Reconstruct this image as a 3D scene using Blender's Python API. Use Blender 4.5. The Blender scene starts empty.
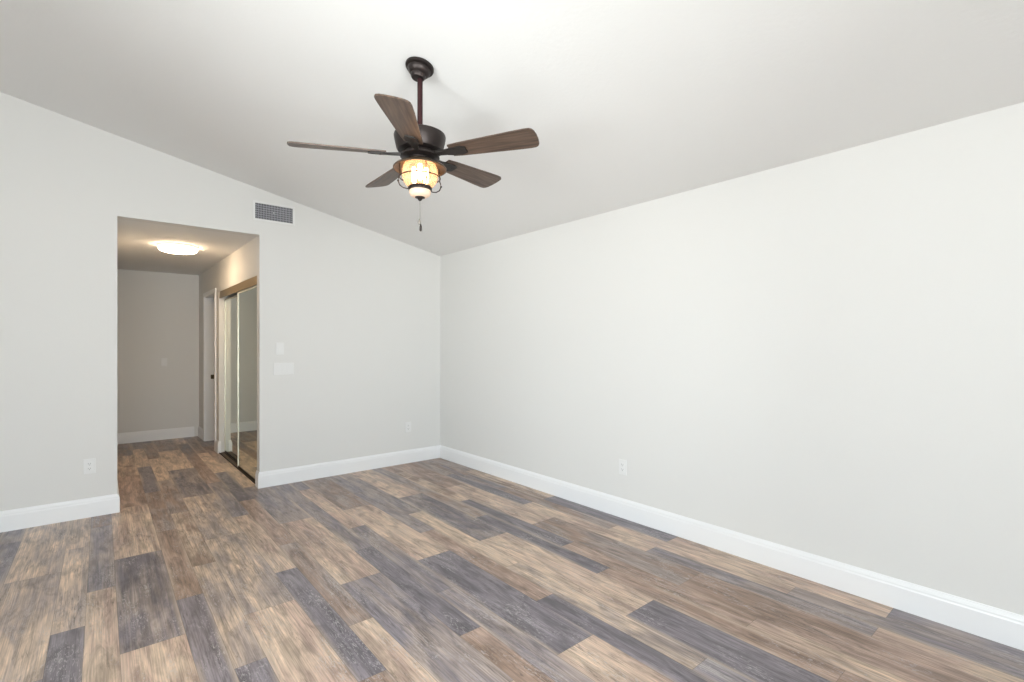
import bpy, bmesh, math, random
from mathutils import Vector, Matrix

random.seed(7)
S = bpy.context.scene
COL = S.collection

# ------------------------------------------------------------------ camera
CAM = (-3.1418, -5.103, 1.35)
YAW = 0.6973
cd = bpy.data.cameras.new('camera')
cd.sensor_width = 36.0
cd.lens = 490.127 / 1024 * 36.0
cd.shift_y = 4.77 / 1024
cd.clip_start = 0.05
cam = bpy.data.objects.new('camera', cd)
cam.location = CAM
cam.rotation_euler = (math.pi / 2, 0, -YAW)
COL.objects.link(cam)
S.camera = cam

# ------------------------------------------------------------------ exposure and sky
S.view_settings.view_transform = 'Standard'
S.view_settings.look = 'None'
S.view_settings.gamma = 1.0
S.view_settings.use_curve_mapping = False
S.view_settings.exposure = 0.0

world = bpy.data.worlds.new('sky')
S.world = world
world.use_nodes = True
bg = world.node_tree.nodes['Background']
# pale overcast sky above, lower half brightened to light the ceiling, no paving there
wn, wl = world.node_tree.nodes, world.node_tree.links
wtc = wn.new('ShaderNodeTexCoord'); wsp = wn.new('ShaderNodeSeparateXYZ'); wrp = wn.new('ShaderNodeValToRGB')
wmr = wn.new('ShaderNodeMapRange'); wmr.inputs[1].default_value = -1; wmr.inputs[2].default_value = 1
wl.new(wtc.outputs['Generated'], wsp.inputs[0]); wl.new(wsp.outputs['Z'], wmr.inputs[0]); wl.new(wmr.outputs[0], wrp.inputs[0])
wrp.color_ramp.elements[0].position = .47; wrp.color_ramp.elements[0].color = (.98, .985, 1.0, 1)
wrp.color_ramp.elements[1].position = .51; wrp.color_ramp.elements[1].color = (.74, .78, .83, 1)
wl.new(wrp.outputs[0], bg.inputs[0])
bg.inputs[1].default_value = 15.1

# room dimensions (metres)
H = 2.4329          # wall height at the right wall
SL = 0.2044         # ceiling rise per metre towards -x
RX0 = -5.4          # left wall of the bedroom
RY0 = -6.2          # wall behind the camera, holds the added glass door
XL, XR = -3.043, -1.992   # hall opening
HH = 2.403          # hall ceiling height
FY = 3.53           # far wall of the hall
WT = 0.12
HALL_TURN = 0.5     # degrees

# daylight portals in the added, unseen windows
def portal(name, loc, rot, sx, sy):
    ld = bpy.data.lights.new(name, 'AREA')
    ld.shape = 'RECTANGLE'; ld.size = sx; ld.size_y = sy
    ld.cycles.is_portal = True
    o = bpy.data.objects.new(name, ld)
    o.location = loc; o.rotation_euler = rot
    COL.objects.link(o)
WIN_ADDED = [(-4.2, -1.95, 0.06, 2.12)]           # unseen glass door, added and sized to bring in daylight: x0,x1,z0,z1
WINL_ADDED = (-5.9, -3.1, 0.35, 2.25)             # unseen left wall window, added and sized to bring in daylight: y0,y1,z0,z1
for (x0, x1, z0, z1) in WIN_ADDED:
    portal('daylight', ((x0 + x1) / 2, RY0 - 0.10, (z0 + z1) / 2), (math.pi / 2, 0, 0), x1 - x0, z1 - z0)
portal('daylight', (RX0 - 0.10, (WINL_ADDED[0] + WINL_ADDED[1]) / 2, (WINL_ADDED[2] + WINL_ADDED[3]) / 2), (math.pi / 2, 0, -math.pi / 2), WINL_ADDED[1] - WINL_ADDED[0], WINL_ADDED[3] - WINL_ADDED[2])

# ------------------------------------------------------------------ materials
def lin(c):
    return tuple((x / 12.92 if x <= .04045 else ((x + .055) / 1.055) ** 2.4) for x in [v / 255 for v in c]) + (1,)

def mat(name, col, rough=0.5, metal=0.0, bump=0.0, bscale=60, var=0.0, spec=0.5):
    m = bpy.data.materials.new(name); m.use_nodes = True
    nt = m.node_tree; n = nt.nodes; L = nt.links
    b = n['Principled BSDF']
    b.inputs['Base Color'].default_value = tuple(col[:3]) + (1,)
    b.inputs['Roughness'].default_value = rough
    b.inputs['Metallic'].default_value = metal
    b.inputs['Specular IOR Level'].default_value = spec
    tc = n.new('ShaderNodeTexCoord')
    ns = n.new('ShaderNodeTexNoise'); ns.inputs['Scale'].default_value = bscale; ns.inputs['Detail'].default_value = 4
    L.new(tc.outputs['Object'], ns.inputs['Vector'])
    if bump:
        bp = n.new('ShaderNodeBump'); bp.inputs['Strength'].default_value = bump; bp.inputs['Distance'].default_value = 0.002
        L.new(ns.outputs['Fac'], bp.inputs['Height']); L.new(bp.outputs['Normal'], b.inputs['Normal'])
    if var:
        mx = n.new('ShaderNodeMix'); mx.data_type = 'RGBA'
        mx.inputs[6].default_value = tuple(c * (1 - var) for c in col[:3]) + (1,)
        mx.inputs[7].default_value = tuple(min(1, c * (1 + var)) for c in col[:3]) + (1,)
        L.new(ns.outputs['Fac'], mx.inputs[0]); L.new(mx.outputs[2], b.inputs['Base Color'])
    return m

def emis(name, col, st):
    m = bpy.data.materials.new(name); m.use_nodes = True
    b = m.node_tree.nodes['Principled BSDF']
    b.inputs['Base Color'].default_value = (.8, .8, .8, 1)
    b.inputs['Emission Color'].default_value = tuple(col) + (1,)
    b.inputs['Emission Strength'].default_value = st
    return m

M_wall = mat('wall_paint', (0.742, 0.736, 0.718), 0.65, bump=0.12, bscale=90, spec=0.3)
M_ceil = mat('ceiling_paint', (0.80, 0.795, 0.785), 0.8, bump=0.5, bscale=45, spec=0.2)
M_trim = mat('white_trim_paint', (0.87, 0.873, 0.88), 0.35, var=0.01, bscale=5)
M_plate = mat('white_plastic', (0.79, 0.788, 0.78), 0.4, var=0.01, bscale=8)
M_dark = mat('dark_slot', (0.02, 0.02, 0.02), 0.6, var=0.1)
M_bronze = mat('oil_rubbed_bronze', (0.045, 0.036, 0.034), 0.42, 0.75, var=0.25, bscale=25)
M_rod = mat('reddish_bronze', (0.05, 0.018, 0.020), 0.4, 0.6, var=0.2, bscale=25)
M_vent = mat('vent_grey_metal', (0.52, 0.52, 0.56), 0.45, 0.2, var=0.15, bscale=30)
M_ventdark = mat('duct_dark', (0.09, 0.09, 0.10), 0.7, var=0.2)
M_gold = mat('brushed_champagne_metal', (0.36, 0.27, 0.15), 0.38, 0.7, var=0.15, bscale=40)
M_stile = mat('satin_pale_metal', (0.70, 0.68, 0.58), 0.35, 0.3, var=0.05, bscale=30)
M_track = mat('dark_bronze_track', (0.02, 0.014, 0.01), 0.45, 0.5, var=0.2)
M_mirror = mat('mirror_glass', (0.80, 0.85, 0.76), 0.015, 1.0, var=0.003)
M_chain = mat('chain_metal', (0.35, 0.33, 0.3), 0.4, 0.8, var=0.2)
M_glow = emis('lit_diffuser', (1.0, 0.73, 0.47), 30.0)
M_bulb = emis('lit_bulb', (1.0, 0.62, 0.32), 22.0)
M_bowlglow = emis('lit_frosted_glass', (1.0, 0.62, 0.34), .30)
M_bowlglow.node_tree.nodes['Principled BSDF'].inputs['Base Color'].default_value = (.62, .50, .40, 1)

def glass_mat(name, tint, mixfac, trans=None):
    m = bpy.data.materials.new(name); m.use_nodes = True
    nt = m.node_tree; n = nt.nodes; L = nt.links
    for x in list(n): n.remove(x)
    out = n.new('ShaderNodeOutputMaterial')
    tr = n.new('ShaderNodeBsdfTransparent'); tr.inputs[0].default_value = tint
    gl = n.new('ShaderNodeBsdfGlossy'); gl.inputs['Roughness'].default_value = 0.05
    mx = n.new('ShaderNodeMixShader')
    fr = n.new('ShaderNodeFresnel'); fr.inputs['IOR'].default_value = 1.45
    L.new(fr.outputs[0], mx.inputs[0]); L.new(tr.outputs[0], mx.inputs[1]); L.new(gl.outputs[0], mx.inputs[2])
    last = mx
    if trans:
        tl = n.new('ShaderNodeBsdfTranslucent'); tl.inputs[0].default_value = trans
        df = n.new('ShaderNodeBsdfDiffuse'); df.inputs[0].default_value = trans
        ad = n.new('ShaderNodeMixShader'); ad.inputs[0].default_value = .35
        L.new(tl.outputs[0], ad.inputs[1]); L.new(df.outputs[0], ad.inputs[2])
        tc = n.new('ShaderNodeTexCoord')
        ns = n.new('ShaderNodeTexNoise'); ns.inputs['Scale'].default_value = 60
        mr = n.new('ShaderNodeMapRange'); mr.inputs[3].default_value = mixfac * .6; mr.inputs[4].default_value = mixfac * 1.4
        L.new(tc.outputs['Object'], ns.inputs['Vector']); L.new(ns.outputs['Fac'], mr.inputs[0])
        m2 = n.new('ShaderNodeMixShader'); L.new(mr.outputs[0], m2.inputs[0])
        L.new(mx.outputs[0], m2.inputs[1]); L.new(ad.outputs[0], m2.inputs[2]); last = m2
    L.new(last.outputs[0], out.inputs[0])
    return m
M_pane = glass_mat('window_glass', (0.97, 0.99, 0.98, 1), 0)
M_seeded = glass_mat('seeded_glass', (1.0, 0.92, 0.84, 1), 0.17, (0.95, 0.78, 0.66, 1))

# ---- wood of the fan blades
def wood_mat():
    m = bpy.data.materials.new('walnut_blade_wood'); m.use_nodes = True
    nt = m.node_tree; n = nt.nodes; L = nt.links; b = n['Principled BSDF']
    tc = n.new('ShaderNodeTexCoord'); mp = n.new('ShaderNodeMapping'); mp.inputs['Scale'].default_value = (3, 45, 20)
    L.new(tc.outputs['Object'], mp.inputs[0])
    ns = n.new('ShaderNodeTexNoise'); ns.inputs['Scale'].default_value = 1.6; ns.inputs['Detail'].default_value = 6; ns.inputs['Distortion'].default_value = .6
    L.new(mp.outputs[0], ns.inputs['Vector'])
    cr = n.new('ShaderNodeValToRGB')
    cr.color_ramp.elements[0].position = .3; cr.color_ramp.elements[0].color = (0.040, 0.024, 0.017, 1)
    cr.color_ramp.elements[1].position = .72; cr.color_ramp.elements[1].color = (0.155, 0.100, 0.070, 1)
    L.new(ns.outputs['Fac'], cr.inputs[0]); L.new(cr.outputs[0], b.inputs['Base Color'])
    b.inputs['Roughness'].default_value = .42
    return m
M_blade = wood_mat()

# ---- plank floor: plank tones come from mesh attributes, grain from noise
def floor_mat():
    m = bpy.data.materials.new('vinyl_plank_floor'); m.use_nodes = True
    nt = m.node_tree; n = nt.nodes; L = nt.links; b = n['Principled BSDF']
    a1 = n.new('ShaderNodeAttribute'); a1.attribute_name = 'tone_a'
    a2 = n.new('ShaderNodeAttribute'); a2.attribute_name = 'tone_b'
    uv = n.new('ShaderNodeUVMap'); uv.uv_map = 'grain'
    def noise(sx, sy, detail, dist=0.0, rough=.5):
        mp = n.new('ShaderNodeMapping'); mp.inputs['Scale'].default_value = (sx, sy, 1)
        L.new(uv.outputs[0], mp.inputs[0])
        t = n.new('ShaderNodeTexNoise'); t.inputs['Scale'].default_value = 1; t.inputs['Detail'].default_value = detail
        t.inputs['Distortion'].default_value = dist; t.inputs['Roughness'].default_value = rough
        L.new(mp.outputs[0], t.inputs['Vector']); return t.outputs['Fac']
    def mth(op, x, y):
        q = n.new('ShaderNodeMath'); q.operation = op
        for i, v in enumerate((x, y)):
            if isinstance(v, (int, float)): q.inputs[i].default_value = v
            else: L.new(v, q.inputs[i])
        return q.outputs[0]
    def rng(v, a, bb, c, d):
        q = n.new('ShaderNodeMapRange'); q.inputs[1].default_value = a; q.inputs[2].default_value = bb
        q.inputs[3].default_value = c; q.inputs[4].default_value = d; L.new(v, q.inputs[0]); return q.outputs[0]
    cloud = noise(6.5, 1.9, 4, .8)
    streak = noise(38, 1.1, 4, .5)
    f = rng(mth('ADD', mth('MULTIPLY', cloud, .66), mth('MULTIPLY', streak, .34)), .42, .58, 0, 1)
    mx = n.new('ShaderNodeMix'); mx.data_type = 'RGBA'
    L.new(f, mx.inputs[0]); L.new(a1.outputs['Color'], mx.inputs[6]); L.new(a2.outputs['Color'], mx.inputs[7])
    fine = noise(170, 4, 3, .3)
    smudge = noise(17, 3.2, 4, 1.2, .6)
    # fine grain and darker smudges
    g = mth('MULTIPLY', rng(fine, .32, .68, .70, 1.24), rng(smudge, .36, .60, .66, 1.14))
    vein = noise(62, 5.5, 5, 1.8, .7)
    vz = noise(7, 2.6, 2, .4)
    vd = mth('MULTIPLY', rng(vein, .52, .64, 0, .5), rng(vz, .46, .60, 0, 1))
    g = mth('MULTIPLY', g, mth('SUBTRACT', 1.03, vd))
    v1 = n.new('ShaderNodeVectorMath'); v1.operation = 'SCALE'
    L.new(mx.outputs[2], v1.inputs[0]); L.new(g, v1.inputs['Scale'])
    # pale limed curls of the grain
    curl = noise(70, 16, 4, 2.5, .65)
    patch = noise(8, 2.2, 2, .3)
    cf = mth('MULTIPLY', rng(curl, .54, .62, 0, 1), rng(patch, .48, .60, 0, .62))
    m2 = n.new('ShaderNodeMix'); m2.data_type = 'RGBA'
    L.new(cf, m2.inputs[0]); L.new(v1.outputs[0], m2.inputs[6]); m2.inputs[7].default_value = (.52, .48, .47, 1)
    # pale sapwood streaks along the long sides
    ed0 = n.new('ShaderNodeUVMap'); ed0.uv_map = 'edge'
    sp0 = n.new('ShaderNodeSeparateXYZ'); L.new(ed0.outputs[0], sp0.inputs[0])
    sap = mth('MULTIPLY', rng(sp0.outputs[0], .004, .026, .55, 0), rng(noise(3, .9, 2, .3), .48, .60, 0, 1))
    ms = n.new('ShaderNodeMix'); ms.data_type = 'RGBA'
    L.new(sap, ms.inputs[0]); L.new(m2.outputs[2], ms.inputs[6]); ms.inputs[7].default_value = (.62, .49, .38, 1)
    m2 = ms
    # joints
    ed = n.new('ShaderNodeUVMap'); ed.uv_map = 'edge'
    sp = n.new('ShaderNodeSeparateXYZ'); L.new(ed.outputs[0], sp.inputs[0])
    e = mth('MINIMUM', sp.outputs[0], sp.outputs[1])
    m3 = n.new('ShaderNodeMix'); m3.data_type = 'RGBA'
    L.new(rng(e, .0004, .0016, 0.55, 0), m3.inputs[0]); L.new(m2.outputs[2], m3.inputs[6]); m3.inputs[7].default_value = (.08, .06, .05, 1)
    L.new(m3.outputs[2], b.inputs['Base Color'])
    L.new(rng(fine, .3, .7, .30, .42), b.inputs['Roughness'])
    b.inputs['Specular IOR Level'].default_value = .45
    bp = n.new('ShaderNodeBump'); bp.inputs['Strength'].default_value = .08; bp.inputs['Distance'].default_value = .001
    L.new(fine, bp.inputs['Height']); L.new(bp.outputs['Normal'], b.inputs['Normal'])
    return m
M_floor = floor_mat()

# ------------------------------------------------------------------ helpers
def link(name, bm, material, parent=None, smooth=False, loc=None, rot=None):
    bmesh.ops.recalc_face_normals(bm, faces=bm.faces)
    me = bpy.data.meshes.new(name); bm.to_mesh(me); bm.free()
    me.materials.append(material)
    if smooth:
        for p in me.polygons: p.use_smooth = True
        me.set_sharp_from_angle(angle=math.radians(40))
    o = bpy.data.objects.new(name, me); COL.objects.link(o)
    if parent: o.parent = parent
    if loc: o.location = loc
    if rot: o.rotation_euler = rot
    return o

def box(bm, x0, y0, z0, x1, y1, z1, bevel=0.0):
    vs = [bm.verts.new((x, y, z)) for x in (x0, x1) for y in (y0, y1) for z in (z0, z1)]
    fs = [(0, 1, 3, 2), (4, 6, 7, 5), (0, 4, 5, 1), (2, 3, 7, 6), (0, 2, 6, 4), (1, 5, 7, 3)]
    F = [bm.faces.new([vs[i] for i in f]) for f in fs]
    if bevel:
        bmesh.ops.recalc_face_normals(bm, faces=F)
        ed = list({e for f in F for e in f.edges})
        bmesh.ops.bevel(bm, geom=ed, offset=bevel, segments=2, affect='EDGES', profile=.5)
    return vs

def lathe(bm, prof, seg=48, cx=0, cy=0, close=False):
    rings = []
    for r, z in prof:
        if r < 1e-5: rings.append([bm.verts.new((cx, cy, z))])
        else: rings.append([bm.verts.new((cx + r * math.cos(2 * math.pi * i / seg), cy + r * math.sin(2 * math.pi * i / seg), z)) for i in range(seg)])
    pairs = list(zip(rings, rings[1:]))
    if close: pairs.append((rings[-1], rings[0]))
    for a, b in pairs:
        for i in range(seg):
            j = (i + 1) % seg
            if len(a) == 1 and len(b) == 1: continue
            if len(a) == 1: bm.faces.new((a[0], b[i], b[j]))
            elif len(b) == 1: bm.faces.new((a[i], a[j], b[0]))
            else: bm.faces.new((a[i], a[j], b[j], b[i]))

def tube(bm, pts, r, seg=8, closed=False):
    pts = [Vector(p) for p in pts]; n = len(pts); rings = []
    for i, p in enumerate(pts):
        a = pts[(i - 1) % n] if (i or closed) else p
        b = pts[(i + 1) % n] if (i < n - 1 or closed) else p
        t = (b - a).normalized()
        u = t.cross(Vector((0, 0, 1)))
        if u.length < 1e-3: u = t.cross(Vector((1, 0, 0)))
        u.normalize(); w = t.cross(u)
        rings.append([bm.verts.new(p + r * (math.cos(2 * math.pi * k / seg) * u + math.sin(2 * math.pi * k / seg) * w)) for k in range(seg)])
    for i in range(n if closed else n - 1):
        a, b = rings[i], rings[(i + 1) % n]
        for k in range(seg): bm.faces.new((a[k], a[(k + 1) % seg], b[(k + 1) % seg], b[k]))
    if not closed:
        bm.faces.new(rings[0]); bm.faces.new(rings[-1])

def struct(o): o['kind'] = 'structure'; return o

def empty(name, loc, label, cat, rot=0, group=None):
    o = bpy.data.objects.new(name, None); COL.objects.link(o)
    o.empty_display_size = .1
    o.location = loc; o.rotation_euler = (0, 0, rot)
    o['label'] = label; o['category'] = cat
    if group: o['group'] = group
    return o

# ------------------------------------------------------------------ floor
P0, PW, PP = -3.08, 0.242, 0.4865
TONE = {'T': (208, 184, 162), 'P': (181, 155, 140), 'B': (152, 127, 111), 'M': (160, 145, 138), 'G': (134, 126, 131), 'D': (112, 105, 111), 'L': (192, 182, 176)}
plank = {}
def seg(s):
    for item in s.split():
        k, v = item.split('='); plank[k] = v
seg('-2b1=GM -2b2=GM -1w0=MT -1w1=MT -1a1=TM -1a0=TM -1a-1=GD -1b1=GM -1b0=PT -1b2=GB 0w1=TP 0w0=MD 0w-1=TP 0w2=BP 0w3=TB 0w4=BG '
    '0a1=BM 0a0=BP 0a-1=GD 0a2=DG 0a3=TT 0a4=GM 0b1=BT 0b0=MT 0b-1=DG 0b2=BM 0b3=TT 0b4=BM '
    '1w2=DM 1w3=TT 1w4=BM 1w1=MT 1w0=TM 1w-1=PT 1a0=TP 1a-1=DG 1a1=GM 1a2=PB 1a3=BG 1b1=BP 1b0=MB 1b-1=TP 1b2=GD 1b3=TT 1b4=MB '
    '2w0=TP 2w1=GM 2w-1=GM 2w2=TT 2w3=BP 2a1=GM 2a0=MG 2a-1=GD 2a-2=PB 2b1=TP 2b0=GM 2b-1=MG 2b-2=GM '
    '3w0=TP 3w1=BM 3w-1=GD 3w-2=TP 3a0=GM 3a-1=BP 3a-2=GD 3a1=GM 3b1=GM 3b0=TT 3b-1=TM 3b-2=GL '
    '4w1=PT 4w0=DM 4w-1=PT 4w-2=GD 4a1=DM 4a0=BM 4a-1=GD 4a-2=PB 4b1=TB 4b0=GD 4b-1=PB 4b-2=PT '
    '5w1=PB 5w0=TP 5w-1=BM 5w-2=PB 5a1=MB 5a0=GD 5a-1=PT 5a-2=GM 5b1=BG 5b0=BM 5b-1=TP 5b-2=GM '
    '6a1=BM 6a0=TB 6a-1=GD 6a-2=TP 6a-3=GM')
BASEY = {'w': -1.13, 'a': -.74, 'b': -1.56}
def build_floor():
    bm = bmesh.new()
    g = bm.loops.layers.uv.new('grain'); e = bm.loops.layers.uv.new('edge')
    ta = bm.loops.layers.float_color.new('tone_a'); tb = bm.loops.layers.float_color.new('tone_b')
    rnd = random.Random(11)
    X0, X1, Y0, Y1 = RX0 - .15, 0.15, RY0 - .15, FY + .15
    for j in range(-6, 7):
        s = P0 + PP * j
        lanes = [('w', s, s + PW), ('a', s + PW, s + PW + .122), ('b', s + PW + .122, s + PP)]
        if j == 6: lanes = [('a', s, X1)]
        for kind, a, b in lanes:
            for k in range(-6, 7):
                ya = BASEY[kind] + 1.23 * (k - 1); yb = ya + 1.23
                if yb <= Y0 or ya >= Y1 or b <= X0 or a >= X1: continue
                code = plank.get(f'{j}{kind}{k}') or rnd.choice(['TP', 'PB', 'GM', 'GD', 'MT', 'BM', 'TM', 'MG', 'PT'])
                jit = 1 + rnd.uniform(-.05, .05)
                ca = [c * jit for c in lin(TONE[code[0]])[:3]] + [1]; cb = [c * jit for c in lin(TONE[code[1]])[:3]] + [1]
                ox, oy = rnd.uniform(0, 50), rnd.uniform(0, 50)
                xm, ym = (a + b) / 2, (ya + yb) / 2
                # four quads meeting at the middle so that the edge coordinate is linear in each
                for xa, xb in ((a, xm), (xm, b)):
                    for yc, yd in ((ya, ym), (ym, yb)):
                        xa_, xb_, yc_, yd_ = max(xa, X0), min(xb, X1), max(yc, Y0), min(yd, Y1)
                        if xb_ - xa_ < 1e-5 or yd_ - yc_ < 1e-5: continue
                        vs = [bm.verts.new((x, y, 0)) for x, y in ((xa_, yc_), (xb_, yc_), (xb_, yd_), (xa_, yd_))]
                        f = bm.faces.new(vs)
                        for lp in f.loops:
                            x, y, _ = lp.vert.co
                            lp[g].uv = (x - a + ox, y - ya + oy)
                            lp[e].uv = (min(x - a, b - x), min(y - ya, yb - y))
                            lp[ta] = ca; lp[tb] = cb
    # slab under the planks
    vs = box(bm, X0, Y0, -.08, X1, Y1, -.004)
    return bm
struct(link('floor', build_floor(), M_floor))

# ------------------------------------------------------------------ walls and ceilings
def ceil_z(x): return H - SL * x
# ceiling of the bedroom, a thick sloping slab
bm = bmesh.new()
xa, xb = RX0 - WT, WT
pts = [(xa, ceil_z(xa)), (xb, ceil_z(xb)), (xb, ceil_z(xb) + .15), (xa, ceil_z(xa) + .15)]
v0 = [bm.verts.new((x, RY0 - WT, z)) for x, z in pts]; v1 = [bm.verts.new((x, WT, z)) for x, z in pts]
bm.faces.new(v0); bm.faces.new(v1)
for i in range(4): bm.faces.new((v0[i], v0[(i + 1) % 4], v1[(i + 1) % 4], v1[i]))
struct(link('ceiling', bm, M_ceil))

bm = bmesh.new(); box(bm, 0, RY0 - WT, 0, WT, WT, H)
struct(link('wall_right', bm, M_wall))

def slope_piece(bm, x0, x1, z0, y0, y1):
    a = [bm.verts.new(p) for p in ((x0, y0, z0), (x1, y0, z0), (x1, y0, ceil_z(x1)), (x0, y0, ceil_z(x0)))]
    b = [bm.verts.new(p) for p in ((x0, y1, z0), (x1, y1, z0), (x1, y1, ceil_z(x1)), (x0, y1, ceil_z(x0)))]
    bm.faces.new(a); bm.faces.new(b)
    for i in range(4): bm.faces.new((a[i], a[(i + 1) % 4], b[(i + 1) % 4], b[i]))
bm = bmesh.new()
slope_piece(bm, RX0 - WT, XL, 0, 0, WT)
slope_piece(bm, XL, XR, HH, 0, WT)
slope_piece(bm, XR, 0, 0, 0, .1)
struct(link('wall_back', bm, M_wall))

# left wall of the bedroom with its added window, wall with the added glass door behind the camera
bm = bmesh.new()
y0, y1, z0, z1 = WINL_ADDED
zt = ceil_z(RX0)
box(bm, RX0 - WT, RY0 - WT, 0, RX0, y0, zt); box(bm, RX0 - WT, y1, 0, RX0, 0, zt)
box(bm, RX0 - WT, y0, 0, RX0, y1, z0); box(bm, RX0 - WT, y0, z1, RX0, y1, zt)
struct(link('wall_left', bm, M_wall))
bm = bmesh.new()
x0, x1, z0, z1 = WIN_ADDED[0]
slope_piece(bm, RX0, x0, 0, RY0 - WT, RY0)
slope_piece(bm, x0, x1, z1, RY0 - WT, RY0)
slope_piece(bm, x1, 0, 0, RY0 - WT, RY0)
box(bm, x0, RY0 - WT, 0, x1, RY0, z0)
struct(link('wall_front', bm, M_wall))

# glazing of the two added windows
def glazed(name, axis, a0, a1, z0, z1, pos, n):
    bm = bmesh.new(); gm = bmesh.new()
    def bx(b, p0, p1, q0, q1, t):
        if axis == 'x': box(b, p0, pos - t, q0, p1, pos + t, q1)
        else: box(b, pos - t, p0, q0, pos + t, p1, q1)
    w = .05
    bx(bm, a0, a1, z0, z0 + w, .03); bx(bm, a0, a1, z1 - w, z1, .03)
    bx(bm, a0, a0 + w, z0 + w, z1 - w, .03); bx(bm, a1 - w, a1, z0 + w, z1 - w, .03)
    for i in range(1, n):
        c = a0 + (a1 - a0) * i / n; bx(bm, c - .03, c + .03, z0 + w, z1 - w, .03)
    bx(gm, a0 + w, a1 - w, z0 + w, z1 - w, .003)
    f = struct(link(name, bm, M_trim))
    link('pane', gm, M_pane, f)
glazed('window_added_1', 'x', WIN_ADDED[0][0], WIN_ADDED[0][1], WIN_ADDED[0][2], WIN_ADDED[0][3], RY0 - .06, 2)
glazed('window_added_2', 'y', WINL_ADDED[0], WINL_ADDED[1], WINL_ADDED[2], WINL_ADDED[3], RX0 - .06, 2)

# hall
CY0, CY1, CZ = 0.10, 1.985, 2.03        # closet opening
DY0, DY1, DZ = 2.215, 2.99, 2.03        # doorway
bm = bmesh.new(); box(bm, XL - WT, WT, 0, XL, FY, HH)
struct(link('wall_hall_left', bm, M_wall))
bm = bmesh.new(); box(bm, XL - WT, FY, 0, 0, FY + WT, HH)
struct(link('wall_hall_far', bm, M_wall))
bm = bmesh.new()
T1, T2 = .105, .20
box(bm, XR, CY0, CZ, XR + T1, CY1, HH)                    # above the closet
box(bm, XR, CY1, 0, XR + T1, DY0 - .02, HH)               # stub
box(bm, XR, DY0 - .02, DZ + .02, XR + T2, DY1 + .02, HH)
box(bm, XR, DY1 + .02, 0, XR + T2, FY, HH)
struct(link('wall_hall_right', bm, M_wall))
bm = bmesh.new()
box(bm, -1.2, .1, 0, -1.1, CY1, HH)                       # closet back
box(bm, XR + T1, CY1, 0, 0, CY1 + .1, HH)                 # between closet and side room
box(bm, 0, .12, 0, .1, FY, HH)
struct(link('wall_closet', bm, M_wall))
bm = bmesh.new(); box(bm, XL - WT, WT, HH, .1, FY + WT, HH + .1)
struct(link('ceiling_hall', bm, M_ceil))

# ------------------------------------------------------------------ baseboards
BPROF = [(0, 0), (.015, 0), (.015, .112), (.0125, .120), (.0125, .128), (.010, .137), (.006, .144), (.004, .150), (0, .150)]
def base_path(bm, pts):
    """pts: floor points, the board stands to the LEFT of the walking direction"""
    P = [Vector((x, y)) for x, y in pts]; n = len(P)
    nor = []
    for i in range(n - 1):
        d = (P[i + 1] - P[i]).normalized(); nor.append(Vector((-d.y, d.x)))
    rings = []
    for i in range(n):
        if i == 0: m = nor[0]
        elif i == n - 1: m = nor[-1]
        else:
            m = nor[i - 1] + nor[i]; m = m / m.dot(nor[i])
        rings.append([bm.verts.new((P[i].x + m.x * t, P[i].y + m.y * t, z)) for t, z in BPROF])
    for a, b in zip(rings, rings[1:]):
        for k in range(len(BPROF)):
            l = (k + 1) % len(BPROF); bm.faces.new((a[k], a[l], b[l], b[k]))
    bm.faces.new(rings[0]); bm.faces.new(rings[-1])
def baseboard(name, *paths):
    bm = bmesh.new()
    for p in paths: base_path(bm, p)
    struct(link(name, bm, M_trim))
# walking direction chosen so that the room lies to the left
baseboard('baseboard_right', [(0, RY0), (0, -.0152)])
baseboard('baseboard_back', [(0, 0), (XR, 0), (XR, CY0 - .001)], [(XL, FY - .0152), (XL, 0), (RX0 + .016, 0)])
baseboard('baseboard_left', [(RX0, 0), (RX0, RY0)])
baseboard('baseboard_front', [(RX0 + .016, RY0), (WIN_ADDED[0][0] - .01, RY0)], [(WIN_ADDED[0][1] + .01, RY0), (-.016, RY0)])
baseboard('baseboard_hall_far', [(XR - .09, FY), (XL, FY)])
baseboard('baseboard_hall_right', [(XR + .022, CY1), (XR, CY1), (XR, DY0 - .066)], [(XR, DY1 + .066), (XR, FY)])

# ------------------------------------------------------------------ doorway with jamb and casing
bm = bmesh.new()
box(bm, XR, DY0 - .02, 0, XR + T2, DY0, DZ + .02); box(bm, XR, DY1, 0, XR + T2, DY1 + .02, DZ + .02)
box(bm, XR, DY0, DZ, XR + T2, DY1, DZ + .02)
jamb = struct(link('door_1', bm, M_trim))
bm = bmesh.new()
c = .06
box(bm, XR - .016, DY0 - c, 0, XR - .0002, DY0 - .004, DZ + c, .003); box(bm, XR - .016, DY1 + .004, 0, XR - .0002, DY1 + c, DZ + c, .003)
box(bm, XR - .0155, DY0 - .004, DZ + .004, XR - .0002, DY1 + .004, DZ + c, .003)
link('casing', bm, M_trim, jamb)
bm = bmesh.new(); box(bm, XR + .068, DY1 - .003, .878, XR + .108, DY1 + .001, .938, .001)
sp = link('strike_plate', bm, mat('strike_bronze', (.10, .07, .035), .4, .6, var=.2), jamb); sp['label'] = 'dark bronze strike plate'

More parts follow.
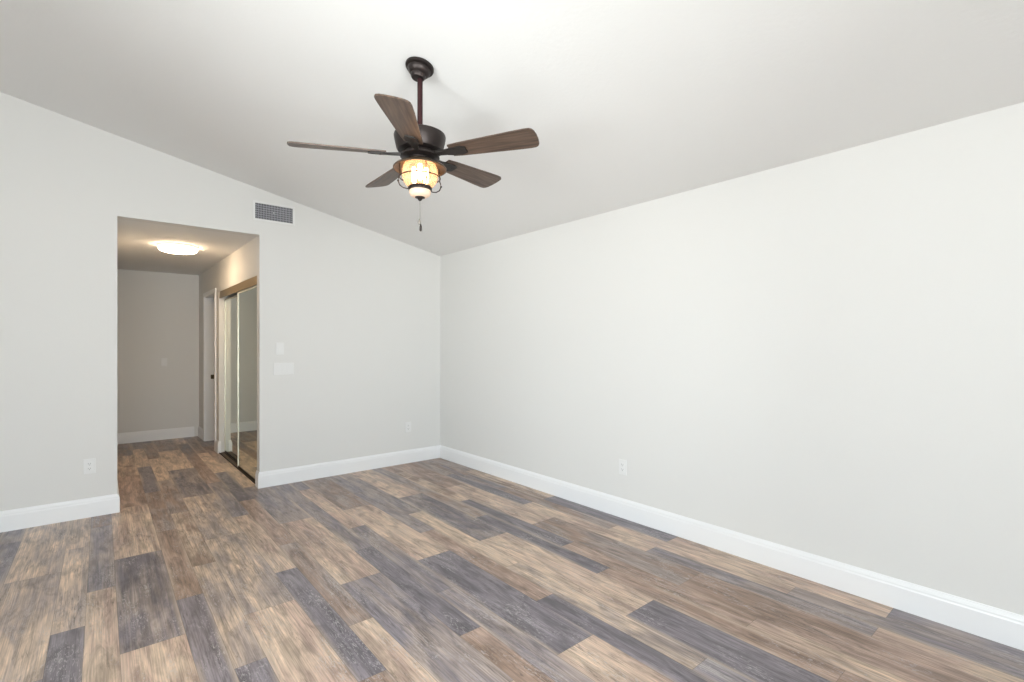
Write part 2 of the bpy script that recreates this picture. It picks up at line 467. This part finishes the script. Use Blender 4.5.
# ------------------------------------------------------------------ sliding mirror closet doors
def mirror_door(name, y0, y1, x, label):
    z0, z1 = .014, 1.938
    t = empty(name, (x, (y0 + y1) / 2, z0), label, 'closet door', group='sliding mirror closet doors')
    hw = (y1 - y0) / 2; h = z1 - z0
    bm = bmesh.new(); w = .017
    box(bm, -.004, -hw, 0, .020, -hw + w, h, .002); box(bm, -.004, hw - w, 0, .020, hw, h, .002)
    box(bm, -.002, -hw + w, h - .014, .020, hw - w, h)
    link('door_frame', bm, M_stile, t)
    bm = bmesh.new(); box(bm, -.002, -hw + w + .0005, 0, .020, hw - w - .0005, .013)
    link('bottom_rail', bm, M_track, t)
    bm = bmesh.new(); box(bm, .003, -hw + w, .014, .009, hw - w, h - .014)
    link('mirror_panel', bm, M_mirror, t)
mirror_door('mirror_door', CY0 + .004, 1.00, XR + .014, 'front mirrored closet door, nearer the bedroom, sliding over the other')
mirror_door('mirror_door', .955, CY1 - .004, XR + .062, 'rear mirrored closet door, beside the white wall end and doorway')

bm = bmesh.new()
box(bm, XR + .004, CY0 + .001, 1.945, XR + .012, CY1 - .001, CZ - .0005, .001)
box(bm, XR + .012, CY0 + .001, CZ - .006, XR + .09, CY1 - .001, CZ - .0005)
o = link('closet_header_track', bm, M_gold)
o['label'] = 'bronze coloured top track above the mirrored closet doors'; o['category'] = 'door track'
bm = bmesh.new()
box(bm, XR + .005, CY0 + .001, .0005, XR + .098, CY1 - .001, .006)
o = link('closet_floor_track', bm, mat('brown_bronze', (.13, .09, .055), .5, .3, var=.15))
bm = bmesh.new(); box(bm, XR + .001, CY0 + .001, .0005, XR + .005, CY1 - .001, .013)
link('front_lip', bm, M_track, o)
bm = bmesh.new(); box(bm, XR + .050, CY0 + .001, .006, XR + .054, CY1 - .001, .013)
link('guide_rail', bm, M_track, o)
o['label'] = 'dark metal floor track under the mirrored closet doors'; o['category'] = 'door track'
# the right side of the hall runs one degree off square
for o in list(COL.objects):
    if o.parent is None and o.name.split('.')[0] in ('wall_hall_right', 'baseboard_hall_right', 'door_1', 'mirror_door', 'closet_header_track', 'closet_floor_track'):
        q = Matrix.Translation((XR, 0, 0)) @ Matrix.Rotation(math.radians(HALL_TURN), 4, 'Z') @ Matrix.Translation((-XR, 0, 0))
        o.location = q @ o.location; o.rotation_euler = (0, 0, math.radians(HALL_TURN))

# ------------------------------------------------------------------ hall ceiling light
LX, LY, LR = -2.52, 1.13, .175
t = empty('ceiling_light', (LX, LY, HH), 'round white flush-mount ceiling light, lit, in the hallway', 'ceiling light')
bm = bmesh.new(); lathe(bm, [(0, -.0005), (LR + .004, -.0005), (LR + .006, -.012), (LR - .002, -.018), (0, -.018)])
link('base_plate', bm, M_plate, t, True)
bm = bmesh.new(); lathe(bm, [(0, -.018), (LR - .006, -.018), (LR, -.024), (LR - .004, -.042), (LR * .9, -.056), (LR * .7, -.066), (LR * .4, -.072), (0, -.074)])
link('diffuser', bm, M_glow, t, True)

# ------------------------------------------------------------------ vent
vx0, vx1, vz0, vz1 = -2.050, -1.675, 2.535, 2.722
t = empty('air_vent', ((vx0 + vx1) / 2, 0, (vz0 + vz1) / 2), 'rectangular white air vent grille high on the wall beside the hallway opening', 'air vent')
hw, hz = (vx1 - vx0) / 2, (vz1 - vz0) / 2
bm = bmesh.new(); b = .0205
box(bm, -hw, -.008, -hz, hw, 0, -hz + b, .002); box(bm, -hw, -.008, hz - b, hw, 0, hz, .002)
box(bm, -hw, -.008, -hz + b, -hw + b, 0, hz - b, .002); box(bm, hw - b, -.008, -hz + b, hw, 0, hz - b, .002)
link('frame', bm, M_plate, t)
bm = bmesh.new(); box(bm, -hw + b, -.0015, -hz + b, hw - b, 0, hz - b); link('duct', bm, M_ventdark, t)
bm = bmesh.new()
for i in range(1, 24):
    x = -hw + b + (2 * hw - 2 * b) * i / 24
    vs = box(bm, x - .0015, -.0072, -hz + b, x + .0015, -.002, hz - b)
for i in range(1, 7):
    z = -hz + b + (2 * hz - 2 * b) * i / 7
    box(bm, -hw + b, -.0058, z - .0016, hw - b, -.0016, z + .0016)
link('louvers', bm, M_vent, t)
bm = bmesh.new(); box(bm, -.012, -.014, -.004, -.004, -.0074, .004, .001); box(bm, -.0095, -.0076, -.0015, -.0065, -.006, .0015)
link('lever', bm, M_plate, t)

# ------------------------------------------------------------------ switches and outlets (front faces -y)
def plate(bm, w, h, d=.006):
    box(bm, -w / 2, -d, -h / 2, w / 2, 0, h / 2, .0022)
def switch(name, loc, gangs, label, w=None, h=.117):
    t = empty(name, loc, label, 'light switch')
    w = w or (.072 + .046 * (gangs - 1))
    bm = bmesh.new(); plate(bm, w, h); link('cover_plate', bm, M_plate, t)
    for g in range(gangs):
        c = (g - (gangs - 1) / 2) * .046
        bm = bmesh.new()
        vs = box(bm, c - .0165, -.0095, -.033, c + .0165, -.0062, .033)
        for v in vs:
            if v.co.y < -.007 and v.co.z > 0: v.co.y += .0025
        link('rocker', bm, M_plate, t)
    return t
def outlet(name, loc, label, rot=0):
    t = empty(name, loc, label, 'wall outlet', rot)
    bm = bmesh.new(); plate(bm, .075, .118); link('cover_plate', bm, M_plate, t)
    for z in (-.0185, .0185):
        bm = bmesh.new(); box(bm, -.0165, -.0082, z - .0155, .0165, -.0062, z + .0155, .0008)
        rc = link('receptacle', bm, M_plate, t)
        bm = bmesh.new()
        box(bm, -.0075, -.0088, z - .001, -.0055, -.0081, z + .007); box(bm, .0055, -.0088, z, .0075, -.0081, z + .007)
        box(bm, -.002, -.0088, z - .009, .002, -.0081, z - .005)
        link('slots', bm, M_dark, rc)
switch('light_switch', (-1.812, 0, 1.322), 1, 'small white single light switch, upper one beside the hallway opening')
switch('light_switch', (-1.778, 0, 1.125), 3, 'wide white triple light switch, lower one beside the hallway opening', w=.185)
switch('light_switch', (-2.451, FY, 1.112), 1, 'white light switch on the far wall at the end of the hallway')
outlet('wall_outlet', (-3.214, 0, .400), 'white wall outlet left of the hallway opening')
outlet('wall_outlet', (-.432, 0, .413), 'white wall outlet on the back wall near the room corner')
outlet('wall_outlet', (0, -2.711, .397), 'white wall outlet on the long right wall', -math.pi / 2)

# ------------------------------------------------------------------ ceiling fan
FX, FYY = -1.864, -2.828
FZ = ceil_z(FX)
fan = empty('ceiling_fan', (FX, FYY, FZ), 'dark bronze ceiling fan with five brown wooden blades and a lit caged lamp', 'ceiling fan')
def z(v): return v - FZ
tilt = math.atan(SL)
bm = bmesh.new()
lathe(bm, [(0, -.001), (.068, -.001), (.0735, -.004), (.0745, -.010), (.073, -.016), (.067, -.019), (.060, -.0205), (.060, -.026), (.056, -.037), (.048, -.046), (.039, -.051), (.037, -.064), (.032, -.071), (0, -.072)])
link('canopy', bm, M_bronze, fan, True, rot=(0, tilt, 0))
bm = bmesh.new(); lathe(bm, [(0, -.07), (.014, -.07), (.014, z(2.46)), (0, z(2.47))], 24)
link('downrod', bm, M_rod, fan, True)
bm = bmesh.new()
lathe(bm, [(0, z(2.462)), (.03, z(2.462)), (.035, z(2.458)), (.124, z(2.455)), (.132, z(2.450)), (.1345, z(2.442)), (.130, z(2.415)), (.121, z(2.378)), (.115, z(2.368)), (.085, z(2.365)), (0, z(2.365))])
link('motor_housing', bm, M_bronze, fan, True)
bm = bmesh.new()
lathe(bm, [(0, z(2.364)), (.078, z(2.364)), (.082, z(2.356)), (.082, z(2.348)), (.100, z(2.344)), (.102, z(2.334)), (.092, z(2.330)), (.060, z(2.328)), (.060, z(2.318)), (0, z(2.318))])
link('hub', bm, M_bronze, fan, True)
# blades
prof = [(.175, .046), (.22, .052), (.30, .058), (.42, .066), (.52, .073), (.585, .076), (.610, .074), (.623, .066), (.631, .050), (.635, .02)]
def blade_mesh():
    bm = bmesh.new(); th = .0035
    up, lo = [], []
    out = [(x, w) for x, w in prof] + [(x, -w) for x, w in reversed(prof)]
    up = [bm.verts.new((x, y, th)) for x, y in out]; lo = [bm.verts.new((x, y, -th)) for x, y in out]
    bm.faces.new(up); bm.faces.new(lo)
    n = len(out)
    for i in range(n): bm.faces.new((up[i], up[(i + 1) % n], lo[(i + 1) % n], lo[i]))
    return bm
def bracket_mesh():
    bm = bmesh.new()
    # arm from the hub widening to a plate under the blade
    sec = [(.078, .016, .004), (.11, .014, .004), (.15, .018, .000), (.185, .030, -.0045), (.235, .034, -.0045), (.262, .022, -.0045)]
    rings = []
    for x, w, zz in sec:
        hh = .014 if x < .12 else (.011 if x < .18 else .006)
        rings.append([bm.verts.new(p) for p in ((x, -w, zz - hh), (x, w, zz - hh), (x, w, zz + .0005), (x, -w, zz + .0005))])
    for a, b in zip(rings, rings[1:]):
        for k in range(4): bm.faces.new((a[k], a[(k + 1) % 4], b[(k + 1) % 4], b[k]))
    bm.faces.new(rings[0]); bm.faces.new(rings[-1])
    for x, y in ((.20, .017), (.20, -.017), (.24, 0)):
        lathe(bm, [(0, -.013), (.004, -.0125), (.005, -.0095)], 12, x, y)
    return bm
B0 = None
for i in range(5):
    ang = math.radians(14.4 + 72 * i)
    if B0 is None:
        bl = link('blade', blade_mesh(), M_blade, fan)
        br = link('blade_bracket', bracket_mesh(), mat('black_iron', (.02, .016, .014), .55, .1, var=.2), bl)
        B0 = (bl, br)
    else:
        bl = B0[0].copy(); COL.objects.link(bl); bl.parent = fan
        br = B0[1].copy(); COL.objects.link(br); br.parent = bl
    bl.location = (0, 0, z(2.347))
    # pitch about the blade's own axis: the counter-clockwise edge hangs lower
    R = Matrix.Rotation(math.radians(-2.2), 4, 'Y') @ Matrix.Rotation(ang, 4, 'Z') @ Matrix.Rotation(math.radians(-13), 4, 'X')
    bl.rotation_euler = R.to_euler()
# light kit
bm = bmesh.new()
lathe(bm, [(0, z(2.322)), (.055, z(2.322)), (.066, z(2.319)), (.082, z(2.308)), (.108, z(2.296)), (.132, z(2.284)), (.1385, z(2.277)), (.1385, z(2.272)), (.133, z(2.272)), (.129, z(2.279)), (.106, z(2.291)), (.080, z(2.302)), (.062, z(2.314)), (0, z(2.316))])
link('light_dish', bm, mat('dish_bronze', (.12, .085, .055), .38, .6, var=.2, bscale=30), fan, True)
bm = bmesh.new()
gp = [(.080, 2.298), (.088, 2.285), (.0935, 2.265), (.0945, 2.242), (.090, 2.218), (.079, 2.197), (.063, 2.182), (.054, 2.176)]
lathe(bm, [(r, z(q)) for r, q in gp] + [(r - .003, z(q)) for r, q in reversed(gp)], close=True)
link('glass_globe', bm, M_seeded, fan, True)
for k in range(3):
    a = math.radians(241 + 120 * k)
    bm = bmesh.new(); cx, cy = .036 * math.cos(a), .036 * math.sin(a)
    lathe(bm, [(0, z(2.292)), (.009, z(2.290)), (.012, z(2.278)), (.014, z(2.258)), (.015, z(2.235)), (.013, z(2.215)), (.007, z(2.203)), (0, z(2.200))], 20, cx, cy)
    link('light_bulb', bm, M_bulb, fan, True)
bm = bmesh.new()
ring = lambda r, zz, n=40: [(r * math.cos(2 * math.pi * i / n), r * math.sin(2 * math.pi * i / n), z(zz)) for i in range(n)]
tube(bm, ring(.1045, 2.228), .0032, closed=True)
for k in range(4):
    a = math.radians(257 + 90 * k)
    pr = [(.104, 2.289), (.107, 2.27), (.1075, 2.25), (.1055, 2.228), (.112, 2.212), (.115, 2.195), (.106, 2.176), (.088, 2.165), (.068, 2.163), (.056, 2.168)]
    tube(bm, [(r * math.cos(a), r * math.sin(a), z(q)) for r, q in pr], .003)
    r, q = .115, 2.198
    lathe(bm, [(0, z(q) + .006), (.005, z(q) + .003), (.005, z(q) - .003), (0, z(q) - .006)], 10, r * math.cos(a), r * math.sin(a))
link('cage', bm, M_bronze, fan, True)
bm = bmesh.new()
lathe(bm, [(.052, z(2.182)), (.059, z(2.181)), (.060, z(2.176)), (.0575, z(2.174)), (.0575, z(2.168)), (.060, z(2.166)), (.059, z(2.162)), (.052, z(2.162))], close=True)
for k in range(16):
    a = 2 * math.pi * k / 16; box(bm, .058 * math.cos(a) - .003, .058 * math.sin(a) - .003, z(2.166), .058 * math.cos(a) + .003, .058 * math.sin(a) + .003, z(2.178))
link('lower_ring', bm, M_bronze, fan, True)
bm = bmesh.new()
lathe(bm, [(0, z(2.165)), (.051, z(2.165)), (.056, z(2.160)), (.056, z(2.148)), (.050, z(2.136)), (.036, z(2.128)), (.018, z(2.126)), (0, z(2.126))])
link('frosted_bowl', bm, M_bowlglow, fan, True)
bm = bmesh.new()
lathe(bm, [(0, z(2.130)), (.026, z(2.129)), (.026, z(2.124)), (.014, z(2.120)), (.010, z(2.113)), (.005, z(2.108)), (0, z(2.106))], 24)
link('finial', bm, M_bronze, fan, True)
bm = bmesh.new()
tube(bm, [(0, 0, z(2.107)), (0, 0, z(2.012))], .0014, 6)
ch = link('pull_chain', bm, M_chain, fan, True)
bm = bmesh.new(); lathe(bm, [(0, z(2.016)), (.003, z(2.012)), (.0075, z(1.998)), (.008, z(1.992)), (.004, z(1.984)), (0, z(1.982))], 16, -.004, 0)
link('fan_pull', bm, M_chain, ch, True)
bm = bmesh.new(); lathe(bm, [(0, z(1.990)), (.003, z(1.985)), (.006, z(1.975)), (.0065, z(1.955)), (.004, z(1.950)), (0, z(1.949))], 16, .004, 0)
link('light_pull', bm, M_bronze, ch, True)
